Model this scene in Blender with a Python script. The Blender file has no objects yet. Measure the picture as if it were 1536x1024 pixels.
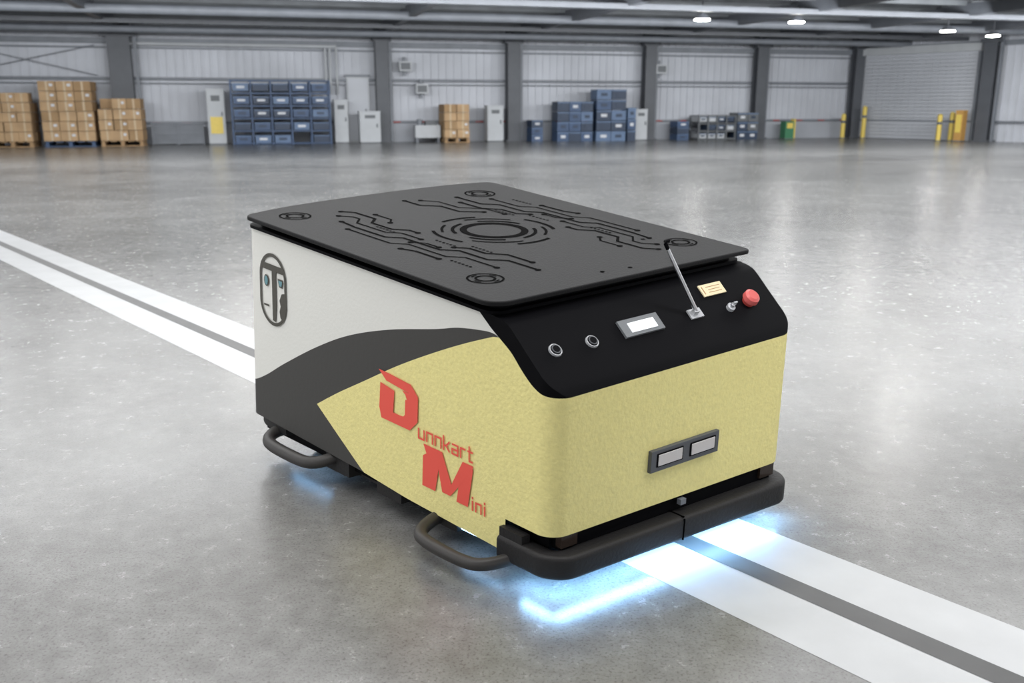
import bpy, math, random, bmesh
from mathutils import Vector, Matrix
random.seed(7)
sc=bpy.context.scene
sc.view_settings.view_transform='Standard'
sc.view_settings.look='None'

# ------------------------------------------------------------ materials
def mat(name,col,rough=.5,metal=0.,noise=0.,nscale=20.,bump=0.,bscale=60.,emit=None,estr=0.,spec=.5,coat=0.):
    m=bpy.data.materials.new(name); m.use_nodes=True
    nt=m.node_tree; p=nt.nodes['Principled BSDF']
    p.inputs['Base Color'].default_value=(*col,1); p.inputs['Roughness'].default_value=rough
    p.inputs['Metallic'].default_value=metal; p.inputs['Specular IOR Level'].default_value=spec
    p.inputs['Coat Weight'].default_value=coat
    if emit: 
        p.inputs['Emission Color'].default_value=(*emit,1); p.inputs['Emission Strength'].default_value=estr
    if noise or bump:
        tc=nt.nodes.new('ShaderNodeTexCoord')
        n=nt.nodes.new('ShaderNodeTexNoise'); n.inputs['Scale'].default_value=nscale; n.inputs['Detail'].default_value=5
        nt.links.new(tc.outputs['Object'],n.inputs['Vector'])
        if noise:
            r=nt.nodes.new('ShaderNodeValToRGB')
            r.color_ramp.elements[0].position=.3; r.color_ramp.elements[1].position=.7
            r.color_ramp.elements[0].color=(*[c*(1-noise) for c in col],1)
            r.color_ramp.elements[1].color=(*[min(1,c*(1+noise)) for c in col],1)
            nt.links.new(n.outputs['Fac'],r.inputs['Fac']); nt.links.new(r.outputs['Color'],p.inputs['Base Color'])
        if bump:
            n2=nt.nodes.new('ShaderNodeTexNoise'); n2.inputs['Scale'].default_value=bscale; n2.inputs['Detail'].default_value=4
            nt.links.new(tc.outputs['Object'],n2.inputs['Vector'])
            b=nt.nodes.new('ShaderNodeBump'); b.inputs['Strength'].default_value=bump; b.inputs['Distance'].default_value=.004
            nt.links.new(n2.outputs['Fac'],b.inputs['Height']); nt.links.new(b.outputs['Normal'],p.inputs['Normal'])
    return m
def floor_mat():
    m=bpy.data.materials.new('polished_concrete'); m.use_nodes=True
    nt=m.node_tree; p=nt.nodes['Principled BSDF']; N=nt.nodes.new; Lk=nt.links.new
    tc=N('ShaderNodeTexCoord')
    def noise(s,d,rg=.6,dist=0.):
        n=N('ShaderNodeTexNoise'); n.inputs['Scale'].default_value=s; n.inputs['Detail'].default_value=d; n.inputs['Roughness'].default_value=rg
        n.inputs['Distortion'].default_value=dist
        Lk(tc.outputs['Object'],n.inputs['Vector']); return n
    a=noise(1.5,12,.7,.2); b=noise(16,12,.75,.2); c=noise(170,3,.6)
    r1=N('ShaderNodeValToRGB'); r1.color_ramp.elements[0].position=.32; r1.color_ramp.elements[1].position=.68
    r1.color_ramp.elements[0].color=(.155,.153,.148,1); r1.color_ramp.elements[1].color=(.265,.265,.262,1)
    Lk(a.outputs['Fac'],r1.inputs['Fac'])
    r2=N('ShaderNodeValToRGB'); r2.color_ramp.elements[0].position=.3; r2.color_ramp.elements[1].position=.7
    r2.color_ramp.elements[0].color=(.68,.68,.67,1); r2.color_ramp.elements[1].color=(1.08,1.08,1.08,1)
    Lk(b.outputs['Fac'],r2.inputs['Fac'])
    r3=N('ShaderNodeValToRGB'); r3.color_ramp.elements[0].position=.3; r3.color_ramp.elements[1].position=.48
    r3.color_ramp.elements[0].color=(.4,.38,.36,1); r3.color_ramp.elements[1].color=(1,1,1,1)
    Lk(c.outputs['Fac'],r3.inputs['Fac'])
    m1=N('ShaderNodeMixRGB'); m1.blend_type='MULTIPLY'; m1.inputs[0].default_value=1
    m2=N('ShaderNodeMixRGB'); m2.blend_type='MULTIPLY'; m2.inputs[0].default_value=.7
    Lk(r1.outputs[0],m1.inputs[1]); Lk(r2.outputs[0],m1.inputs[2]); Lk(m1.outputs[0],m2.inputs[1]); Lk(r3.outputs[0],m2.inputs[2])
    Lk(m2.outputs[0],p.inputs['Base Color'])
    rr=N('ShaderNodeMapRange'); rr.inputs['From Min'].default_value=.3; rr.inputs['From Max'].default_value=.7
    rr.inputs['To Min'].default_value=.22; rr.inputs['To Max'].default_value=.29
    Lk(b.outputs['Fac'],rr.inputs['Value']); Lk(rr.outputs[0],p.inputs['Roughness'])
    bp=N('ShaderNodeBump'); bp.inputs['Strength'].default_value=.12; bp.inputs['Distance'].default_value=.003
    Lk(c.outputs['Fac'],bp.inputs['Height']); Lk(bp.outputs['Normal'],p.inputs['Normal'])
    p.inputs['Specular IOR Level'].default_value=.55
    return m
M={}
M['floor']=floor_mat()
M['tape']=mat('tape_white',(.47,.48,.49),.34,noise=.07,nscale=6)
M['tapedark']=mat('tape_dark',(.075,.075,.075),.42,noise=.15,nscale=10)
M['wall']=mat('wall_cladding',(.52,.54,.585),.5,noise=.10,nscale=.7)
M['walllow']=mat('wall_lower',(.40,.42,.46),.5,noise=.1,nscale=.9)
M['steel']=mat('structural_steel',(.085,.092,.105),.5,noise=.1,nscale=3)
M['steelmid']=mat('girt_steel',(.18,.195,.22),.5,noise=.1,nscale=3)
M['ceil']=mat('roof_deck',(.09,.095,.105),.7,noise=.3,nscale=1)
M['roofsteel']=mat('roof_steel',(.12,.13,.14),.6,noise=.2,nscale=2)
M['roller']=mat('roller_door',(.50,.52,.56),.45,noise=.05,nscale=1)
M['lamp']=mat('lamp_glass',(1,1,1),.5,emit=(1,.97,.92),estr=60)
M['card']=mat('cardboard',(.45,.30,.165),.8,noise=.15,nscale=3)
M['card2']=mat('cardboard_dark',(.35,.225,.115),.8,noise=.1,nscale=4)
M['cardtape']=mat('packing_tape',(.54,.42,.27),.5)
M['wood']=mat('pallet_wood',(.36,.23,.12),.8,noise=.2,nscale=6)
M['blue']=mat('plastic_blue',(.04,.078,.16),.5,noise=.15,nscale=4)
M['bluelt']=mat('plastic_blue_light',(.10,.16,.27),.5,noise=.1,nscale=4)
M['bluedk']=mat('plastic_blue_dark',(.022,.04,.078),.5,noise=.1,nscale=4)
M['label']=mat('paper_label',(.6,.62,.65),.6)
M['cab']=mat('cabinet_grey',(.46,.48,.50),.5,noise=.05,nscale=3)
M['cabdk']=mat('cabinet_dark',(.12,.13,.14),.5,noise=.1,nscale=3)
M['yel']=mat('safety_yellow',(.75,.57,.12),.5,noise=.05)
M['green']=mat('machine_green',(.05,.2,.1),.5,noise=.1)
M['orange']=mat('box_orange',(.5,.28,.08),.6,noise=.1)
M['red']=mat('barrier_red',(.45,.05,.04),.5)
# vehicle
M['ay']=mat('body_yellow',(.85,.76,.32),.6,bump=.4,bscale=130,noise=.05,nscale=90,spec=.3)
M['aw']=mat('body_white',(.77,.765,.72),.55,bump=.15,bscale=110,spec=.3)
M['ag']=mat('body_charcoal',(.058,.056,.053),.55,bump=.1,bscale=90,spec=.3)
M['ab']=mat('panel_black',(.003,.003,.004),.6,spec=.06)
M['deck']=mat('deck_rubber',(.0075,.0075,.008),.62,bump=.2,bscale=200,spec=.18)
M['groove']=mat('deck_groove',(.0012,.0012,.0012),.9,spec=.03)
M['bump']=mat('bumper_rubber',(.018,.017,.017),.55,bump=.25,bscale=140,spec=.3)
M['tube']=mat('rail_rubber',(.033,.03,.028),.5,bump=.1)
M['textred']=mat('lettering_red',(.84,.11,.08),.55,spec=.3)
M['logo']=mat('logo_dark',(.06,.055,.042),.5)
M['logoblue']=mat('logo_blue',(.14,.30,.34),.5)
M['chrome']=mat('chrome',(.75,.75,.77),.3,metal=1)
M['silver']=mat('satin_silver',(.55,.56,.58),.4,metal=.3)
M['plate']=mat('sensor_plate',(.085,.09,.10),.45)
M['win']=mat('sensor_window',(.60,.57,.56),.3)
M['scrframe']=mat('display_frame',(.17,.18,.19),.4)
M['screen']=mat('display_screen',(.85,.87,.87),.3,emit=(.9,.95,1),estr=.35)
M['lblpaper']=mat('warning_label',(.80,.68,.44),.6)
M['lblink']=mat('label_ink',(.45,.25,.12),.6)
M['estop']=mat('estop_red',(.66,.12,.11),.4)
M['led']=mat('led_strip',(.6,.8,1),.5,emit=(.30,.60,1),estr=64)
M['led2']=mat('led_strip_side',(.6,.8,1),.5,emit=(.3,.6,1),estr=14)
M['sensor']=mat('sensor_glass',(.03,.02,.015),.15)

# ------------------------------------------------------------ mesh builder
class MB:
    def __init__(s,warp=None): s.v=[];s.f=[];s.m=[];s.mats=[];s.warp=warp;s.sm=[]
    def mi(s,k):
        if k not in s.mats: s.mats.append(k)
        return s.mats.index(k)
    def add(s,vs,fs,k,smooth=False):
        o=len(s.v); s.v+= [tuple(a) for a in vs]; i=s.mi(k)
        for f in fs: s.f.append(tuple(o+j for j in f)); s.m.append(i); s.sm.append(smooth)
    def box(s,c,d,k,T=None):
        vs=[Vector((c[0]+sx*d[0]/2,c[1]+sy*d[1]/2,c[2]+sz*d[2]/2)) for sz in(-1,1) for sy in(-1,1) for sx in(-1,1)]
        if T: vs=[T@v for v in vs]
        s.add(vs,[(0,2,3,1),(4,5,7,6),(0,1,5,4),(2,6,7,3),(0,4,6,2),(1,3,7,5)],k)
    def cyl(s,c,r,h,k,n=24,T=None,r2=None,smooth=True):
        r2=r if r2 is None else r2
        vs=[Vector((c[0]+r*math.cos(2*math.pi*i/n),c[1]+r*math.sin(2*math.pi*i/n),c[2]-h/2)) for i in range(n)]
        vs+=[Vector((c[0]+r2*math.cos(2*math.pi*i/n),c[1]+r2*math.sin(2*math.pi*i/n),c[2]+h/2)) for i in range(n)]
        if T: vs=[T@v for v in vs]
        s.add(vs,[(i,(i+1)%n,n+(i+1)%n,n+i) for i in range(n)],k,smooth)
        s.add(vs,[tuple(range(n))[::-1],tuple(range(n,2*n))],k)
    def tube(s,pts,r,k,n=12,rs=None):
        pts=[Vector(p) for p in pts]; vs=[];fs=[]
        for i,p in enumerate(pts):
            t=(pts[min(i+1,len(pts)-1)]-pts[max(i-1,0)]).normalized()
            a=t.cross(Vector((0,0,1))); a=a.normalized() if a.length>1e-3 else Vector((1,0,0)); b=t.cross(a)
            rr=rs[i] if rs else r
            vs+=[p+rr*(math.cos(2*math.pi*j/n)*a+math.sin(2*math.pi*j/n)*b) for j in range(n)]
        for i in range(len(pts)-1):
            fs+=[(i*n+j,i*n+(j+1)%n,(i+1)*n+(j+1)%n,(i+1)*n+j) for j in range(n)]
        s.add(vs,fs,k,True); s.add(vs,[tuple(range(n)),tuple(range((len(pts)-1)*n,len(pts)*n))[::-1]],k)
    def obj(s,name,parent=None,loc=(0,0,0),rot=0,bevel=0):
        me=bpy.data.meshes.new(name)
        vs=[s.warp(v) for v in s.v] if s.warp else s.v
        me.from_pydata(vs,[],s.f)
        for k in s.mats: me.materials.append(M[k])
        for p,i,sm in zip(me.polygons,s.m,s.sm): p.material_index=i; p.use_smooth=sm
        me.update()
        o=bpy.data.objects.new(name,me); bpy.context.collection.objects.link(o)
        o.location=loc; o.rotation_euler=(0,0,rot)
        if parent: o.parent=parent
        if bevel:
            b=o.modifiers.new('bevel','BEVEL'); b.width=bevel; b.segments=3; b.limit_method='ANGLE'; b.angle_limit=math.radians(40)
        return o

# ============================================================ VEHICLE
W,L=.8,1.231
CG=[((.055,.038,0),(.749,-.027,0),(-.029,1.24,0),(.806,1.248,0)),
    ((.006,-.030,.544),(.802,-.004,.558),(-.002,1.233,.624),(.818,1.227,.667))]
def body_form(p):   # the hull is slightly tapered and rises towards the tail
    x,y=p[0],p[1]
    if 0<y<L: y-=.15*y*(L-y)
    if 0<x<W: x-=.12*x*(W-x)
    a,b,c=x/W,y/L,p[2]/.6
    o=Vector((0,0,0))
    for k in(0,1):
        for j in(0,1):
            for i in(0,1):
                w=(a if i else 1-a)*(b if j else 1-b)*(c if k else 1-c)
                o+=w*Vector(CG[k][j*2+i])
    return tuple(o)
agv=bpy.data.objects.new('automated_guided_vehicle',None); bpy.context.collection.objects.link(agv)
agv.location=(.0576,1.6324,0); agv.rotation_euler=(0,0,.6967)
V=lambda: MB(body_form)
def interp(t,pts):
    if t<=pts[0][0]: return pts[0][1]
    for (a,b),(c,d) in zip(pts,pts[1:]):
        if t<=c: return b+(d-b)*(t-a)/(c-a)
    return pts[-1][1]
def smooth(pts,n=6):
    out=[]
    P=[pts[0]]+pts+[pts[-1]]
    for i in range(1,len(P)-2):
        for j in range(n):
            t=j/n; q=[]
            for d in range(len(pts[0])):
                a,b,c,e=P[i-1][d],P[i][d],P[i+1][d],P[i+2][d]
                q.append(.5*((2*b)+(-a+c)*t+(2*a-5*b+4*c-e)*t*t+(-a+3*b-3*c+e)*t**3))
            out.append(tuple(q))
    out.append(pts[-1]); return out
Hp=smooth([(0,.484),(.012,.499),(.03,.514),(.097,.565),(.15,.606),(.172,.616),(.2,.6205),(.26,.622),(1.3,.624)])
H=lambda y: interp(y,Hp)
Bp=smooth([(0,.484),(.046,.488),(.08,.501),(.115,.526),(.151,.556),(.21,.588),(.235,.604),(.262,.6225)])
Bf=lambda y: min(H(y),interp(y,Bp)) if y<.262 else H(y)
Tp=smooth([(.2,.581),(.234,.581),(.33,.565),(.415,.541),(.594,.495),(.761,.439),(.906,.372),(1.06,.287),(1.156,.229),(1.222,.2),(1.3,.19)])
Up=smooth([(.2,.576),(.21,.574),(.316,.531),(.439,.475),(.568,.411),(.704,.336),(.818,.273),(.913,.216)])
Lp=[(.69,.078),(.717,.091),(.913,.216)]
Zb=[(.16,.064),(.536,.076),(.717,.089),(1.23,.106)]
def levels(y,rear=False):
    zb=.151 if y<.1605 else interp(y,Zb)
    top=H(y); B=Bf(y)
    if y<.2: T=u=B
    else: T=min(B,interp(y,Tp)); u=min(T,interp(y,Up)) if y<=.913 else None
    l=zb if y<.70 else (max(zb,interp(y,Lp)) if y<=.913 else None)
    if u is None: u=l=zb
    return [zb,l,u,T,B,top]
cols=['ag','ay','ag','aw','ab']
rf,rr=.05,.03
def ring(x0,y0,x1,y1,rf,rr,step=.01):
    pts=[]
    ys=[y for y in [y0+rf+i*step for i in range(int((y1-rr-y0-rf)/step)+1)]]+[.1600,.1610,.2,.913,.9135]
    ys=sorted(set(round(y,5) for y in ys if y0+rf<=y<=y1-rr))
    for y in reversed(ys): pts.append((x0,y))
    for i in range(1,13):
        a=math.pi+math.pi/2*i/12; pts.append((x0+rf+rf*math.cos(a),y0+rf+rf*math.sin(a)))
    for i in range(1,20): pts.append((x0+rf+(x1-x0-2*rf)*i/20,y0))
    for i in range(0,13):
        a=1.5*math.pi+math.pi/2*i/12; pts.append((x1-rf+rf*math.cos(a),y0+rf+rf*math.sin(a)))
    for y in ys: pts.append((x1,y))
    for i in range(1,9):
        a=math.pi/2*i/8; pts.append((x1-rr+rr*math.cos(a),y1-rr+rr*math.sin(a)))
    for i in range(1,20): pts.append((x1-rr-(x1-x0-2*rr)*i/20,y1))
    for i in range(0,9):
        a=math.pi/2+math.pi/2*i/8; pts.append((x0+rr+rr*math.cos(a),y1-rr+rr*math.sin(a)))
    return pts
R=ring(0,0,W,L,rf,rr)
b=V(); n=len(R); lv=[levels(p[1]) for p in R]
lev=[[ (p[0],p[1],z) for z in l] for p,l in zip(R,lv)]
for i in range(n):
    j=(i+1)%n
    for k in range(5):
        q=[lev[i][k],lev[j][k],lev[j][k+1],lev[i][k+1]]
        if abs(lv[i][k]-lv[i][k+1])<1e-5 and abs(lv[j][k]-lv[j][k+1])<1e-5: continue
        b.add(q,[(0,1,2,3)],cols[k],False)
hull=b.obj('body_shell',agv)
def weld(o,d=1e-5,angle=35):
    bm=bmesh.new(); bm.from_mesh(o.data); bmesh.ops.remove_doubles(bm,verts=bm.verts,dist=d)
    bmesh.ops.recalc_face_normals(bm,faces=bm.faces)
    for f in bm.faces: f.smooth=True
    for e in bm.edges:
        if len(e.link_faces)==2 and e.calc_face_angle(0)>math.radians(angle): e.smooth=False
    bm.to_mesh(o.data); bm.free()
weld(hull)
b=V(); st=sorted(set([round(i*.004,4) for i in range(0,66)]+[.3+.05*i for i in range(19)]+[L]))
def xl(y,x0=0.,x1=W):
    if y<rf: return rf-math.sqrt(max(0,rf*rf-(rf-y)**2))
    if y>L-rr: return rr-math.sqrt(max(0,rr*rr-(y-(L-rr))**2))
    return 0.
nx=24; vs=[];fs=[]
for y in st:
    a=xl(y)
    for i in range(nx+1): vs.append((a+(W-2*a)*i/nx,y,H(y)))
for j in range(len(st)-1):
    for i in range(nx): fs.append((j*(nx+1)+i,j*(nx+1)+i+1,(j+1)*(nx+1)+i+1,(j+1)*(nx+1)+i))
b.add(vs,fs,'ab',True); b.obj('control_panel_cover',agv)

def deck_outline(x0,y0,x1,y1,r,r2,rb,bulge,n=10):
    p=[]
    for cx,cy,a0,rad in ((x0+r,y0+r,math.pi,r),(x1-r2,y0+r2,1.5*math.pi,r2),(x1-rb,y1-rb,0,rb)):
        if p:
            q0=Vector(p[-1]); q1=Vector((cx+rad*math.cos(a0),cy+rad*math.sin(a0)))
            for i in range(1,24): p.append(tuple(q0.lerp(q1,i/24)))
        for i in range(n+1):
            a=a0+math.pi/2*i/n; p.append((cx+rad*math.cos(a),cy+rad*math.sin(a)))
    for i in range(1,24):
        t=i/24; x=(x1-rb)+(x0-x1+2*rb)*t; p.append((x,y1+bulge*(1-(2*t-1)**4)*.5+bulge*.5*math.sin(math.pi*t)))
    for i in range(n+1):
        a=math.pi/2+math.pi/2*i/n; p.append((x0+rb+rb*math.cos(a),y1-rb+rb*math.sin(a)))
    q0=Vector(p[-1]); q1=Vector(p[0])
    for i in range(1,24): p.append(tuple(q0.lerp(q1,i/24)))
    return p
def plate(b,O,z0,z1,bev,k,nr=26):
    n=len(O); cx,cy=.408,.71
    rings=[[(x,y,z0) for x,y in O],[(x,y,z1-bev) for x,y in O]]
    for s,z in((1-bev*.6,z1-bev*.3),(1-bev*2.2,z1)): rings.append([(cx+(x-cx)*s,cy+(y-cy)*s,z) for x,y in O])
    for i in range(1,nr):
        s=(1-bev*2.2)*(1-i/nr); rings.append([(cx+(x-cx)*s,cy+(y-cy)*s,z1) for x,y in O])
    vs=[p for r in rings for p in r]; fs=[(r*n+i,r*n+(i+1)%n,(r+1)*n+(i+1)%n,(r+1)*n+i) for r in range(len(rings)-1) for i in range(n)]
    b.add(vs,fs+[tuple(range(n))[::-1],tuple(range((len(rings)-1)*n,len(rings)*n))],k)
b=V(); DO=deck_outline(-.023,.179,.812,1.215,.05,.022,.035,.035)
plate(b,DO,.647,.657,.003,'deck'); b.obj('load_deck',agv)
b=V(); plate(b,deck_outline(.015,.215,.785,1.205,.03,.03,.03,0),.6,.648,.001,'ab',4); b.obj('deck_frame',agv)
b=V(); plate(b,deck_outline(-.008,.2,.800,1.225,.04,.03,.03,0),.6225,.630,.001,'ab',8); b.obj('deck_gasket',agv)

# engraved pattern (deck axes, metres)
g=V(); ZG=.6580
def stroke(mb,pts,w,k,f,closed=False):
    n=len(pts); m=n if closed else n-1
    for i in range(m):
        a=Vector(pts[i]);c=Vector(pts[(i+1)%n]); d=(c-a)
        if d.length<1e-6: continue
        d=d.normalized(); nn=Vector((-d.y,d.x))*w/2; e=d*w*.35
        q=[a-e-nn,c+e-nn,c+e+nn,a-e+nn]
        mb.add([f(p.x,p.y) for p in q],[(0,1,2,3)],k)
def arc(mb,c,r,w,a0,a1,k,f,n=48):
    n=max(4,int(n*abs(a1-a0)/6.283)); vs=[]
    for i in range(n+1):
        a=a0+(a1-a0)*i/n
        vs+=[f(c[0]+(r-w/2)*math.cos(a),c[1]+(r-w/2)*math.sin(a)),f(c[0]+(r+w/2)*math.cos(a),c[1]+(r+w/2)*math.sin(a))]
    mb.add(vs,[(2*i,2*i+1,2*i+3,2*i+2) for i in range(n)],k)
F=lambda x,y:(x,y,ZG)
cc=(.414,.708); tau=2*math.pi
arc(g,cc,.078,.018,0,tau,'groove',F,64)
for a0,a1 in((.2,1.3),(1.8,2.9),(3.4,4.3),(4.8,5.9)): arc(g,cc,.105,.009,a0,a1,'groove',F,90)
for a0,a1 in((.55,1.5),(2.1,2.7),(3.6,4.6),(5.3,6.0)): arc(g,cc,.132,.007,a0,a1,'groove',F,90)
for a0,a1 in((-.5,.35),(1.2,1.9),(2.6,3.5),(4.4,5.1)): arc(g,cc,.155,.009,a0,a1,'groove',F,90)
for c in((.082,1.12),(.675,1.085),(.715,.340),(.092,.350)):
    arc(g,c,.041,.005,0,tau,'groove',F,48); arc(g,c,.022,.006,0,tau,'groove',F,40)
    for q in range(4): arc(g,c,.032,.004,q*tau/4,q*tau/4+.6,'groove',F,60)
TR=[[(.215,1.10),(.24,1.07),(.24,.98),(.205,.945),(.205,.86),(.235,.825),(.235,.79)],
    [(.18,1.06),(.205,1.03),(.205,1.00),(.172,.965),(.172,.84),(.20,.81),(.20,.73)],
    [(.148,1.0),(.14,.93),(.14,.80),(.172,.765),(.172,.62),(.205,.585),(.205,.48),(.24,.445),(.24,.34)],
    [(.112,.92),(.112,.74),(.143,.705),(.143,.56),(.175,.525),(.175,.41)],
    [(.215,.62),(.24,.59),(.24,.53),(.275,.49),(.275,.40)],
    [(.16,.72),(.185,.69),(.185,.64)],[(.10,.68),(.115,.64),(.115,.55)],[(.27,1.02),(.27,.95),(.245,.92)]]
extra=[[(.44,1.12),(.44,1.05),(.48,1.01),(.48,.93),(.53,.89)],[(.48,1.10),(.51,1.06),(.51,.97),(.56,.92),(.56,.84)]]
mir=lambda l:[(.83-x,1.42-y) for x,y in l]
for i,l in enumerate(TR+[mir(l) for l in TR]+extra):
    stroke(g,l,.0055 if i%2 else .0075,'groove',F)
    for e in (l[0],l[-1]): arc(g,e,.004,.008,0,tau,'groove',F,20)
for x,y0 in((.19,.90),(.225,.70),(.13,.52),(.258,.60)):
    for i in range(6):
        for q in((x,y0-i*.014),(.83-x,1.42-y0+i*.014)): arc(g,q,.002,.004,0,tau,'groove',F,16)
for p in((.35,.24),(.43,.23),(.66,.42)): arc(g,p,.003,.006,0,tau,'groove',F,20)
g.obj('deck_engraving',agv)

b=V()
b.box((.4,.62,.11),(.74,1.16,.10),'ab')
b.box((.4,.05,.135),(.72,.08,.05),'ab')
b.box((.4,.62,.075),(.70,.5,.07),'bump')
for y in(.40,.62,.84): b.box((.03,y,.07),(.04,.1,.05),'bump')
b.obj('chassis',agv)
b=V()
for x in(.14,.66):
    for y in(.2,.62,1.08):
        T=Matrix.Translation((x,y,.0505))@Matrix.Rotation(math.pi/2,4,'Y'); b.cyl((0,0,0),.05,.04,'bump',28,T); b.cyl((0,0,0),.025,.044,'cab',20,T)
b.obj('wheels',agv)

def bumper(path,z0,z1,th,k,name,mb=None):
    mb=mb or V(); r=.012
    sec=[]
    for cx,cz,a0 in((th/2-r,z0+r,-math.pi/2),(th/2-r,z1-r,0),(-th/2+r,z1-r,math.pi/2),(-th/2+r,z0+r,math.pi)):
        for i in range(5):
            a=a0+math.pi/2*i/4; sec.append((cx+r*math.cos(a),cz+r*math.sin(a)))
    P=[Vector(p) for p in path]; vs=[]; m=len(sec)
    for i,p in enumerate(P):
        t=(P[min(i+1,len(P)-1)]-P[max(i-1,0)]).normalized(); nn=Vector((t.y,-t.x))
        vs+=[(p.x+nn.x*s[0],p.y+nn.y*s[0],s[1]) for s in sec]
    fs=[(i*m+j,(i+1)*m+j,(i+1)*m+(j+1)%m,i*m+(j+1)%m) for i in range(len(P)-1) for j in range(m)]
    mb.add(vs,fs,k,True); mb.add(vs,[tuple(range(m)),tuple(range((len(P)-1)*m,len(P)*m))[::-1]],k)
    return mb.obj(name,agv)
def upath(x0,x1,y0,ye,r):
    p=[(x0,ye),(x0,(ye+y0+r)/2)]
    for i in range(13):
        a=math.pi+math.pi/2*i/12; p.append((x0+r+r*math.cos(a),y0+r+r*math.sin(a)))
    for i in range(1,12): p.append((x0+r+(x1-x0-2*r)*i/12,y0))
    for i in range(13):
        a=1.5*math.pi+math.pi/2*i/12; p.append((x1-r+r*math.cos(a),y0+r+r*math.sin(a)))
    p+=[(x1,(ye+y0+r)/2),(x1,ye)]
    return p
th=.05
bumper(upath(-.020+th/2,W+.010-th/2,-.034+th/2,.165,.04),.052,.114,th,'bump','front_bumper')
b=V(); 
for x in(-.006,W+.006): b.box((x+(.005 if x<0 else -.008),.125,.118),(.024,.08,.034),'bump')
b.box((.4,-.0342,.083),(.003,.003,.055),'groove'); b.box((.4,-.01,.1145),(.003,.045,.003),'groove')
b.box((.06,.012,.135),(.05,.02,.03),'sensor'); b.box((.74,.012,.135),(.05,.02,.03),'sensor')
b.box((.427,-.001,.137),(.018,.012,.014),'steelmid')
b.obj('bumper_brackets',agv)
P=[(x,L-y) for x,y in upath(.02,W-.02,.02,.16,.05)]
bumper(P,.075,.125,.03,'bump','rear_bumper')
b=V()
def rail(ya,yb,xo,sgn,xbase,dz=0):
    pts=smooth([(xbase+sgn*-.06,ya,.062+dz),(xbase,ya-.003,.060+dz),(xbase+sgn*xo*.75,ya+(yb-ya)*.10,.052+dz),(xbase+sgn*xo,ya+(yb-ya)*.28,.048+dz),
                (xbase+sgn*xo,ya+(yb-ya)*.72,.048+dz),(xbase+sgn*xo*.75,ya+(yb-ya)*.90,.052+dz),(xbase,yb+.003,.060+dz),(xbase+sgn*-.06,yb,.062+dz)],6)
    b.tube(pts,.0165,'tube',14)
for sg,xb in((-1,0.),(1,W)):
    rail(.425,.125,.080,sg,xb); rail(1.12,.86,.042,sg,xb,.016)
b.obj('side_guard_rails',agv)
b=V()
b.box((.4,-.001,.0505),(.77,.016,.003),'led'); b.box((.012,.06,.0505),(.014,.10,.003),'led'); b.box((.028,.30,.052),(.008,.2,.003),'led2'); b.box((.04,1.0,.06),(.010,.2,.003),'led2'); b.box((.77,.31,.052),(.010,.2,.003),'led2')
b.obj('underglow_led_strip',agv)

b=V(); FX=-.003
def SP(y,z): return (FX,y,z)
def glyph(polys,y0,y1,z0,z1,k):
    for p in polys:
        vs=[(FX,y0+(y1-y0)*a,z0+(z1-z0)*c) for a,c in p]; b.add(vs,[tuple(range(len(vs)))],k)
Dg=[[(0,1),(.30,.99),(.82,.95),(.80,.76),(.20,.82)],[(.82,.95),(1,.76),(.72,.60),(.68,.70),(.60,.76),(.80,.76)],[(1,.76),(.98,.24),(.66,.28),(.68,.60),(.72,.60)],
    [(.98,.24),(.78,0),(.60,0),(.56,.22),(.62,.23),(.66,.28)],[(.60,0),(.05,.0),(.0,.22),(.56,.22)],[(.0,.20),(.04,.74),(.40,.68),(.36,.20)]]
glyph(Dg,.636,.480,.264,.388,'textred')
Mg=[[(0,0),(.26,0),(.36,.80),(.34,1),(.03,1),(.09,.8),(.02,.72)],[(.26,1),(.40,1),(.58,.34),(.44,.06),(.40,.06)],[(.44,.06),(.58,.34),(.80,1),(1.0,1),(.97,.84),(.56,.06)],[(.68,0),(.90,0),(1.0,.92),(.78,.90)]]
glyph(Mg,.467,.274,.136,.247,'textred')
L_={'u':[[(0,1),(0,0),(1,0),(1,1)]],'n':[[(0,0),(0,1),(1,1),(1,0)]],'k':[[(0,0),(0,1.45)],[(0,.5),(.45,.5),(1,1)],[(.45,.5),(1,0)]],
'a':[[(.05,1),(1,1),(1,0),(0,0),(0,.5),(1,.5)]],'r':[[(0,0),(0,1),(1,1)]],'t':[[(.3,1.5),(.3,0),(1,0)],[(0,1),(1,1)]],'i':[[(.5,0),(.5,1)],[(.5,1.3),(.5,1.45)]]}
def word(w,y0,z0,cw,ch,gap,lw):
    y=y0
    for c in w:
        ww=cw*(.35 if c=='i' else (.75 if c in'rt' else 1))
        for pl in L_[c]: stroke(b,[(y-ww*p[0],z0+ch*p[1]) for p in pl],lw,'textred',SP)
        y-=ww+gap
word('unnkart',.480,.256,.0215,.024,.0105,.0048)
word('ini',.280,.134,.019,.023,.0095,.0048)
cy,w2,zt,zb_=1.104,.066,.574,.378
r=w2-.006; cap=[]
for i in range(25):
    a=math.pi*i/24; cap.append((cy+r*math.cos(a),zt-.006-r*1.0+r*math.sin(a)))
for i in range(25):
    a=math.pi+math.pi*i/24; cap.append((cy+r*math.cos(a),zb_+.006+r+r*math.sin(a)))
stroke(b,cap,.009,'logo',SP,True)
def pl(pts,k): b.add([(FX,cy-p[0],p[1]) for p in pts],[tuple(range(len(pts)))],k)
pl([(-.056,.543),(.056,.543),(.060,.526),(-.060,.526)],'logo')
pl([(-.004,.528),(.016,.528),(.016,.44),(.011,.392),(-.004,.394)],'logo')
pl([(.057,.45),(.057,.415),(.046,.402),(.034,.408),(.030,.425),(.036,.44),(.031,.455),(.042,.474),(.057,.478)],'logo')
pl([(-.046,.432),(-.020,.432),(-.020,.427),(-.046,.427)],'logo')
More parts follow.
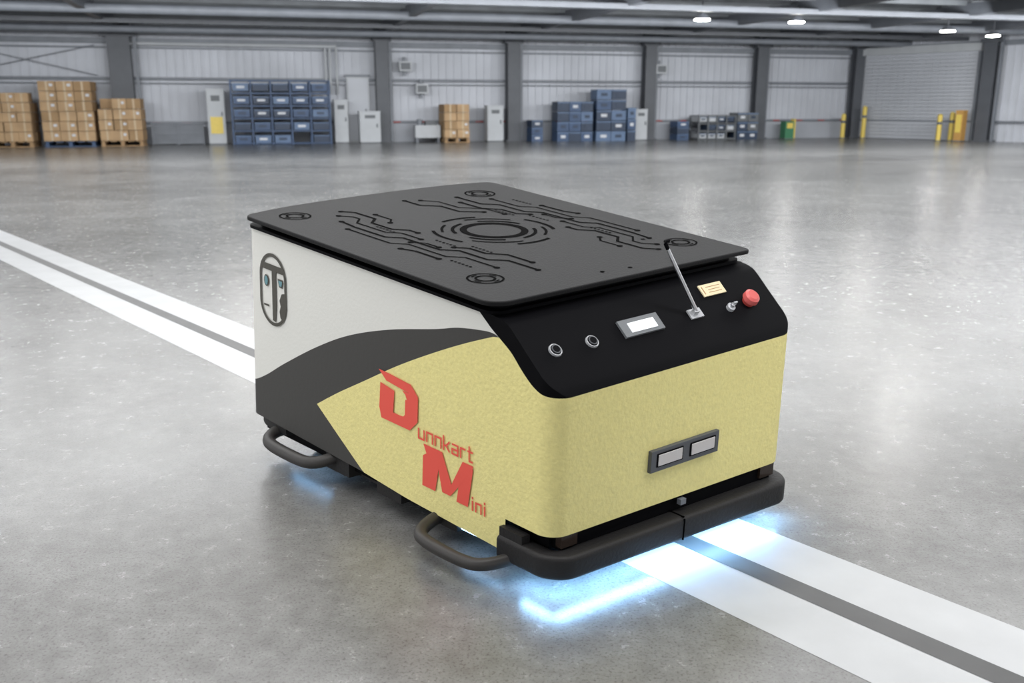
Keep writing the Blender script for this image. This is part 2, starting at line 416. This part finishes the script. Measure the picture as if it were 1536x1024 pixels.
pl([(.024,.512),(.050,.512),(.047,.490),(.031,.490)],'logo')
e=[(-.031+.012*math.cos(tau*i/20),.496+.016*math.sin(tau*i/20)) for i in range(20)]
pl(e,'logo'); FX=-.0038; e=[(-.031+.008*math.cos(tau*i/20),.496+.012*math.sin(tau*i/20)) for i in range(20)]
pl(e,'logoblue'); pl([(.028,.508),(.047,.508),(.044,.494),(.034,.494)],'logoblue')
b.obj('side_lettering_and_logo',agv)

b=V(); b.box((.4165,-.004,.269),(.231,.010,.054),'plate')
for x in(.363,.475):
    b.box((x,-.0095,.270),(.088,.002,.034),'ab'); b.box((x,-.0108,.270),(.080,.002,.028),'win')
b.obj('front_sensor_plate',agv,bevel=.0015)

sl=math.atan(.76)
def PT(x,z): 
    y=(z-.484)/.7
    return Matrix.Translation((x,y,H(y)+.001))@Matrix.Rotation(sl,4,'X')
b=V()
for x,z in((.074,.546),(.182,.545)):
    T=PT(x,z); b.cyl((0,0,0),.0170,.008,'silver',32,T,.0155); b.cyl((0,0,.003),.0130,.0045,'ab',32,T); b.cyl((0,0,.0045),.0112,.005,'plate',32,T); b.cyl((0,0,.0065),.0085,.003,'ab',32,T)
T=PT(.340,.550); b.box((0,0,0),(.125,.046,.010),'scrframe',T); b.box((.002,-.002,.0055),(.082,.026,.003),'screen',T)
T=PT(.618,.577); b.box((0,0,.0015),(.078,.034,.003),'lblpaper',T)
for i,(xx,ww) in enumerate(((0.006,.05),(.006,.04),(.006,.045))): b.box((xx,.008-.008*i,.0035),(ww,.0008,.001),'lblink',T)
b.box((-.031,0,.0035),(.002,.022,.001),'lblink',T)
T=PT(.636,.542); b.cyl((0,0,.002),.011,.012,'silver',24,T); b.cyl((0,0,.010),.006,.01,'chrome',16,T); b.box((.004,0,.018),(.012,.004,.010),'silver',T)
T=PT(.706,.545); b.cyl((0,0,.004),.016,.014,'red',32,T); b.cyl((0,0,.017),.022,.012,'estop',40,T,.0205); b.cyl((0,0,.025),.0205,.005,'estop',40,T,.014)
b.obj('panel_controls',agv)
b=V(); T=PT(.518,.547)
b.box((0,0,.002),(.042,.026,.004),'silver',T); b.box((-.006,0,.010),(.016,.012,.014),'silver',T)
p0=T@Vector((-.004,0,.012)); p1=p0+Vector((-.124,0,.178))
b.tube([p0,p0.lerp(p1,.12),p0.lerp(p1,.5),p0.lerp(p1,.93)],.004,'chrome',12,[.0058,.0053,.0048,.0042])
b.tube([p0.lerp(p1,.92),p0.lerp(p1,.99),p1+Vector((.002,0,.004)),p1+Vector((.010,-.003,.005))],.0045,'ab',12)
b.obj('antenna',agv)

# ============================================================ FLOOR
b=MB(); b.add([(-30,-8,0),(26,-8,0),(26,42,0),(-30,42,0)],[(0,1,2,3)],'floor'); b.obj('floor')
c_,s_=math.cos(.6967),math.sin(.6967)
b=MB()
def tw(x,y,z):
    x=x-(y+.6)*math.tan(.0156)
    return (.0576+c_*x-s_*y,1.6324+s_*x+c_*y,z)
def strip(xa,xb,z,k,n=60):
    vs=[];
    for i in range(n+1):
        y=-3.2+19*i/n; vs+=[tw(xa,y,z),tw(xb,y,z)]
    b.add(vs,[(2*i,2*i+1,2*i+3,2*i+2) for i in range(n)],k)
strip(.2923,.668,.0006,'tape'); strip(.451,.509,.0012,'tapedark')
b.obj('floor_guide_tape')

# ============================================================ BUILDING
C=Vector((11.0,30.9,0)); e=Vector((-.965,-.2625,0)); nrm=Vector((.2625,-.965,0)); RA=.2655
RB=-math.atan2(.8,.6); e2=Vector((.6,-.8,0)); n2=Vector((-.8,-.6,0))
def bw(s,off=0,z=0): return C+e*s+nrm*off+Vector((0,0,z))
def rw(t,off=0,z=0): return C+e2*t+n2*off+Vector((0,0,z))
LEN=34
b=MB(); b.box((-LEN/2,.1,1.75+.0),(LEN,.12,3.5),'wall')
for i in range(int(LEN/.22)): b.box((-.1-i*.22,.03,1.75),(.05,.03,3.5),'wall')
b.box((-LEN/2,.02,.3),(LEN,.05,.6),'walllow')
b.obj('wall_back',None,bw(0),RA)
b=MB(); b.box((6.5,.1,1.75),(13,.12,3.5),'wall')
for i in range(60): b.box((.1+i*.22,.03,1.75),(.05,.03,3.5),'wall')
b.obj('wall_right',None,rw(0),RB)
b=MB(); b.box((0,0,1.75),(.15,16,3.5),'wall'); b.obj('wall_left',None,bw(28,8),RA)
b=MB()
for z,h,d in((1.68,.07,.08),(1.56,.03,.05),(2.62,.14,.16),(2.45,.04,.05),(.55,.05,.06)): b.box((-LEN/2,-.06,z),(LEN,d,h),'steelmid')
for i in range(40): b.box((-.4-i*.8,-.1,.55),(.22,.03,.03),'red')
b.tube([(-22.5,-.12,2.5),(-25.8,-.12,1.75)],.012,'steelmid',6); b.tube([(-22.5,-.12,1.75),(-25.8,-.12,2.5)],.012,'steelmid',6)
b.obj('trim_1',None,bw(0),RA)
b=MB()
for z,h,d in((2.7,.14,.16),(.55,.05,.06)): b.box((6.5,-.06,z),(13,d,h),'steelmid')
b.obj('trim_2',None,rw(0),RB)
def column(pos,rot,w=.34,name='steel_column'):
    b=MB(); b.box((0,0,1.55),(w*.22,.3,3.1),'steel'); b.box((0,-.15,1.55),(w,.05,3.1),'steel'); b.box((0,.13,1.55),(w,.04,3.1),'steel')
    b.box((0,0,.02),(w*1.4,.45,.04),'steel'); b.box((0,-.1,2.75),(w*1.5,.3,.1),'steel'); b.box((w*.7,-.02,1.5),(.07,.07,3.),'steelmid')
    b.obj(name,None,pos,rot)
for s,w in((26.2,.34),(21.9,.55),(15.2,.34),(11.45,.36),(7.25,.34),(3.56,.36),(.15,.3)): column(bw(s,.25),RA,w)
for t in(4.45,8.5): column(rw(t,.25),RB,.36)
b=MB()
for i in range(24): b.box((2.15,-.07,.06+i*.105),(3.7,.03,.095),'roller')
b.box((.28,-.08,1.3),(.08,.1,2.6),'steelmid'); b.box((4.02,-.08,1.3),(.08,.1,2.6),'steelmid'); b.box((2.15,-.12,2.62),(3.9,.25,.22),'cab')
b.obj('door_1',None,rw(0),RB)
b=MB(); b.box((0,0,.88),(.62,.05,1.76),'cab'); b.box((0,-.03,.88),(.54,.02,1.66),'roller'); b.box((.2,-.05,.85),(.03,.03,.1),'steel'); b.box((0,-.03,1.79),(.7,.06,.06),'steelmid')
b.obj('door_2',None,bw(15.85,.1),RA)
b=MB(); 
b.box((-11,-19,3.27),(42,42,.08),'ceil'); 
b.obj('ceiling',None,bw(0),RA)
b=MB()
for i in range(30): b.box((-11,-.4-i*.95,3.16),(42,.07,.14),'roofsteel')
for s in(26.2,21.9,15.2,11.45,7.25,3.56,.15): b.box((-s,-14,3.0),(.16,28,.26),'steel')
for k in(3.2,9.0): b.box((-11,-k,2.86),(42,.2,.1),'steel')
b.tube([(-32,-1.6,2.8),(9,-1.6,2.8)],.09,'steelmid',10); b.tube([(-32,-5.6,2.9),(9,-5.6,2.9)],.10,'steelmid',10)
b.obj('trim_3',None,bw(0),RA)
b=MB()
for dx in(0,.12,.3): b.tube([(dx,-.1,1.3),(dx,-.1,2.7)],.035,'cab',8)
b.tube([(-5.2,-.12,2.55),(.3,-.12,2.55)],.05,'cab',8)
b.obj('wall_pipes',None,bw(16.7),RA)
for s,z in((14.55,2.05),(6.9,2.05),(14.1,1.45)):
    b=MB(); b.box((0,0,0),(.34,.25,.26),'cab'); b.box((0,-.13,0),(.26,.02,.18),'cabdk'); b.box((0,.14,0),(.08,.1,.5),'steelmid'); b.obj('wall_heater_unit',None,bw(s,.28,z),RA)

def lamp(pos):
    b=MB(); b.cyl((0,0,.05),.17,.1,'steel',20,None,.08); b.cyl((0,0,-.012),.16,.02,'lamp',20); b.cyl((0,0,.29),.012,.43,'steel',8)
    b.obj('high_bay_lamp',None,pos)
for s,off in((2.6,7.2),(.4,6.2),(9.6,8.4),(7.4,8.4),(4.5,13),(9,13.5),(14,13),(19,13),(5,18),(12,18.5),(18,18)): lamp(bw(s,off,2.72))
def area(name,loc,size,energy,col=(1,.98,.95),rot=None):
    ld=bpy.data.lights.new(name,'AREA'); ld.shape='RECTANGLE'; ld.size=size[0]; ld.size_y=size[1]; ld.energy=energy; ld.color=col
    o=bpy.data.objects.new(name,ld); bpy.context.collection.objects.link(o); o.location=loc
    if rot is not None: o.rotation_euler=rot
area('added_fill_light',bw(13,10,2.55),(27,.5),1130,(.96,.98,1),rot=(math.radians(60),0,RA))  # added wall wash, tilted to brighten the back wall; not a real fixture
area('added_fill_light',bw(13,12.5,3.0),(26,1.2),1000,(.98,.99,1),rot=(0,0,RA))  # added fill above the frame, brightens the mid floor
area('added_fill_light',bw(13,17,3.0),(26,1.2),850,(.98,.99,1),rot=(0,0,RA))  # second added fill row, also out of view
area('added_fill_light',bw(13,22,3.0),(26,.9),520,(.98,.99,1),rot=(0,0,RA))  # third added fill row, out of view
area('added_fill_light',bw(13,26,3.0),(26,.9),480,(.99,.99,1),rot=(0,0,RA))  # added fill row that lifts the near floor, unseen
area('added_fill_light',(-1,3.2,3.1),(5,3.5),88)  # added soft light over the vehicle, no fixture there

# ---- props
def place(b,name,s,off): return b.obj(name,None,bw(s,off),RA)
def pallet_boxes(name,s,off,w,h,nx,nz,pal='wood'):
    b=MB()
    for i in range(5): b.box((-w/2+w*(i+.5)/5,0,.125),(w/5*.75,.9,.02),pal)
    for i in(-1,0,1): b.box((i*w*.44,0,.06),(.08,.9,.1),pal)
    for i in(-1,0,1): b.box((0,i*.4,.011),(w,.09,.02),pal)
    bh=(h-.14)/nz; bwid=w/nx
    for k in range(nz):
        for i in range(nx):
            for j in range(2):
                if k==nz-1 and random.random()<.15: continue
                x=-w/2+bwid*(i+.5)+random.uniform(-.01,.01); y=-.22+j*.44
                b.box((x,y,.137+bh*(k+.5)),(bwid*.96,.42,bh*.95),'card' if random.random()<.75 else 'card2')
                if j==0: b.box((x,y-.212,.137+bh*(k+.5)),(bwid*.12,.004,bh*.94),'cardtape'); 
                if j==0 and random.random()<.5: b.box((x+bwid*.25,y-.213,.137+bh*(k+.6)),(bwid*.2,.004,bh*.25),'label')
    return place(b,name,s,off)
pallet_boxes('cardboard_box_pallet',24.4,.95,.95,1.3,3,5)
pallet_boxes('cardboard_box_pallet',23.1,.95,1.2,1.58,3,6,'blue')
pallet_boxes('cardboard_box_pallet',21.9,.95,1.02,1.17,3,4)
pallet_boxes('cardboard_box_pallet',13.3,.8,.70,1.04,2,4)
b=MB()
for x in(-.7,0,.7): b.box((x*.9,0,.28),(.04,.04,.56),'steelmid')
for z in(.04,.3,.55): b.box((0,0,z),(1.3,.03,.04),'steelmid')
for i in range(20): b.box((-.6+i*.063,0,.29),(.012,.012,.5),'steelmid')
b.box((0,.02,.28),(1.24,.01,.48),'steelmid')
place(b,'mesh_barrier',20.62,.6)
def cabinet(name,s,off,w,h,d=.4,extra=None,k='cab'):
    b=MB(); b.box((0,0,h/2),(w,d,h-.06),k); b.box((0,0,.02),(w*.9,d*.9,.04),'cabdk')
    b.box((0,-d/2-.008,h*.55),(w*.88,.015,h*.75),k); b.box((w*.33,-d/2-.025,h*.55),(.03,.02,.1),'cabdk'); b.box((0,-d/2-.018,h*.83),(w*.5,.01,h*.1),'cabdk')
    if extra: b.box((0,-d/2-.02,h*.35),(w*.7,.02,h*.3),extra)
    b.box((0,0,h-.015),(w*1.03,d*1.03,.03),k)
    place(b,name,s,off)
cabinet('control_cabinet',19.62,.7,.44,1.42,.4,'yel'); cabinet('control_cabinet',16.4,.6,.36,1.15)
cabinet('storage_locker',15.65,.8,.56,.85); cabinet('machine_cabinet',12.1,.6,.46,1.0); cabinet('storage_locker',7.72,.7,.4,.9)
b=MB(); b.box((0,0,.3),(.7,.4,.34),'cab'); b.box((.1,0,.52),(.3,.3,.1),'cabdk')
for x in(-.3,.3): b.box((x,0,.07),(.05,.36,.14),'steelmid')
b.cyl((-.2,0,.55),.08,.16,'steelmid',12); place(b,'workshop_machine',14.05,.7)
def crate_rack(name,s,off,w,h,nx,nz,fr='blue',posts=True,ks=('blue','bluedk','bluelt')):
    b=MB(); d=.6; cw=w/nx; chh=h/nz
    if posts:
        for i in range(nx+1):
            for y in(-d/2,d/2): b.box((-w/2+i*cw,y,h/2),(.04,.04,h),fr)
        for k in range(nz+1): b.box((0,0,.03+k*(h-.05)/nz),(w,d,.035),fr)
    for i in range(nx):
        for k in range(nz):
            if posts and random.random()<.06: continue
            kk=random.choice(ks); x=-w/2+(i+.5)*cw; z0=k*chh+(.05 if posts else .0); hh=chh*(.58 if posts else .95)
            b.box((x,0,z0+hh/2),(cw*.80 if posts else cw*.96,d*.9,hh),kk)
            b.box((x,-d*.46,z0+hh*.9),(cw*.84 if posts else cw*.98,.03,hh*.12),'bluelt')
            b.box((x,-d*.46,z0+hh*.5),(cw*.4,.02,hh*.3),'label' if random.random()<.4 else 'bluedk')
    place(b,name,s,off)
crate_rack('crate_shelving_rack',17.97,.9,2.5,1.64,5,5)
crate_rack('plastic_crate_stack',10.9,.65,.34,.6,1,3,posts=False)
crate_rack('plastic_crate_stack',9.8,.75,1.08,1.12,3,4,posts=False)
crate_rack('plastic_crate_stack',8.7,.75,.92,1.46,2,5,posts=False)
crate_rack('plastic_crate_stack',8.08,.8,.26,.95,1,3,posts=False)
crate_rack('plastic_crate_stack',6.35,.6,.38,.55,1,3,posts=False)
crate_rack('crate_shelving_rack',5.28,.65,1.2,.72,4,3,'cabdk',True,('bluedk','cab','bluedk'))
crate_rack('plastic_crate_stack',4.25,.65,.7,.8,2,3,posts=False,ks=('bluedk','bluedk','cabdk'))
b=MB(); b.box((0,0,.27),(.3,.3,.5),'green'); b.box((0,-.16,.4),(.2,.02,.16),'yel'); b.box((.2,0,.3),(.06,.2,.6),'yel'); b.box((0,0,.01),(.36,.36,.02),'cabdk'); place(b,'fire_hose_station',2.7,.6)
def bollard(pos,h,rot):
    b=MB(); b.cyl((0,0,h/2),.07,h,'yel',16); b.cyl((0,0,h+.02),.07,.04,'yel',16,None,.03); b.cyl((0,0,.012),.12,.024,'cabdk',16); b.cyl((0,0,h*.7),.072,.08,'cabdk',16)
    b.obj('safety_bollard',None,pos,rot)
bollard(bw(.72,.6),.72,RA); bollard(bw(.15,.85),.95,RA); bollard(rw(3.62,.5),.78,RB); bollard(rw(3.5,.95),.72,RB)
b=MB(); b.box((0,0,.45),(.22,.24,.84),'orange'); b.box((0,-.13,.5),(.16,.02,.5),'yel'); b.box((0,0,.015),(.26,.28,.03),'cabdk'); b.obj('electrical_pedestal',None,rw(4.0,.72),RB)

# ============================================================ WORLD / CAMERA
w=bpy.data.worlds.new('world'); sc.world=w; w.use_nodes=True
bg=w.node_tree.nodes['Background']; bg.inputs[0].default_value=(.96,.98,1,1); bg.inputs[1].default_value=1.85
cam=bpy.data.cameras.new('camera'); co=bpy.data.objects.new('camera',cam); bpy.context.collection.objects.link(co)
co.location=(0,0,.9658); co.rotation_euler=(math.pi/2-.2475,0,0)
cam.sensor_width=36; cam.lens=1393.02/1536*36; cam.clip_end=200
cam.dof.use_dof=True; cam.dof.focus_distance=2.15; cam.dof.aperture_fstop=5
sc.camera=co
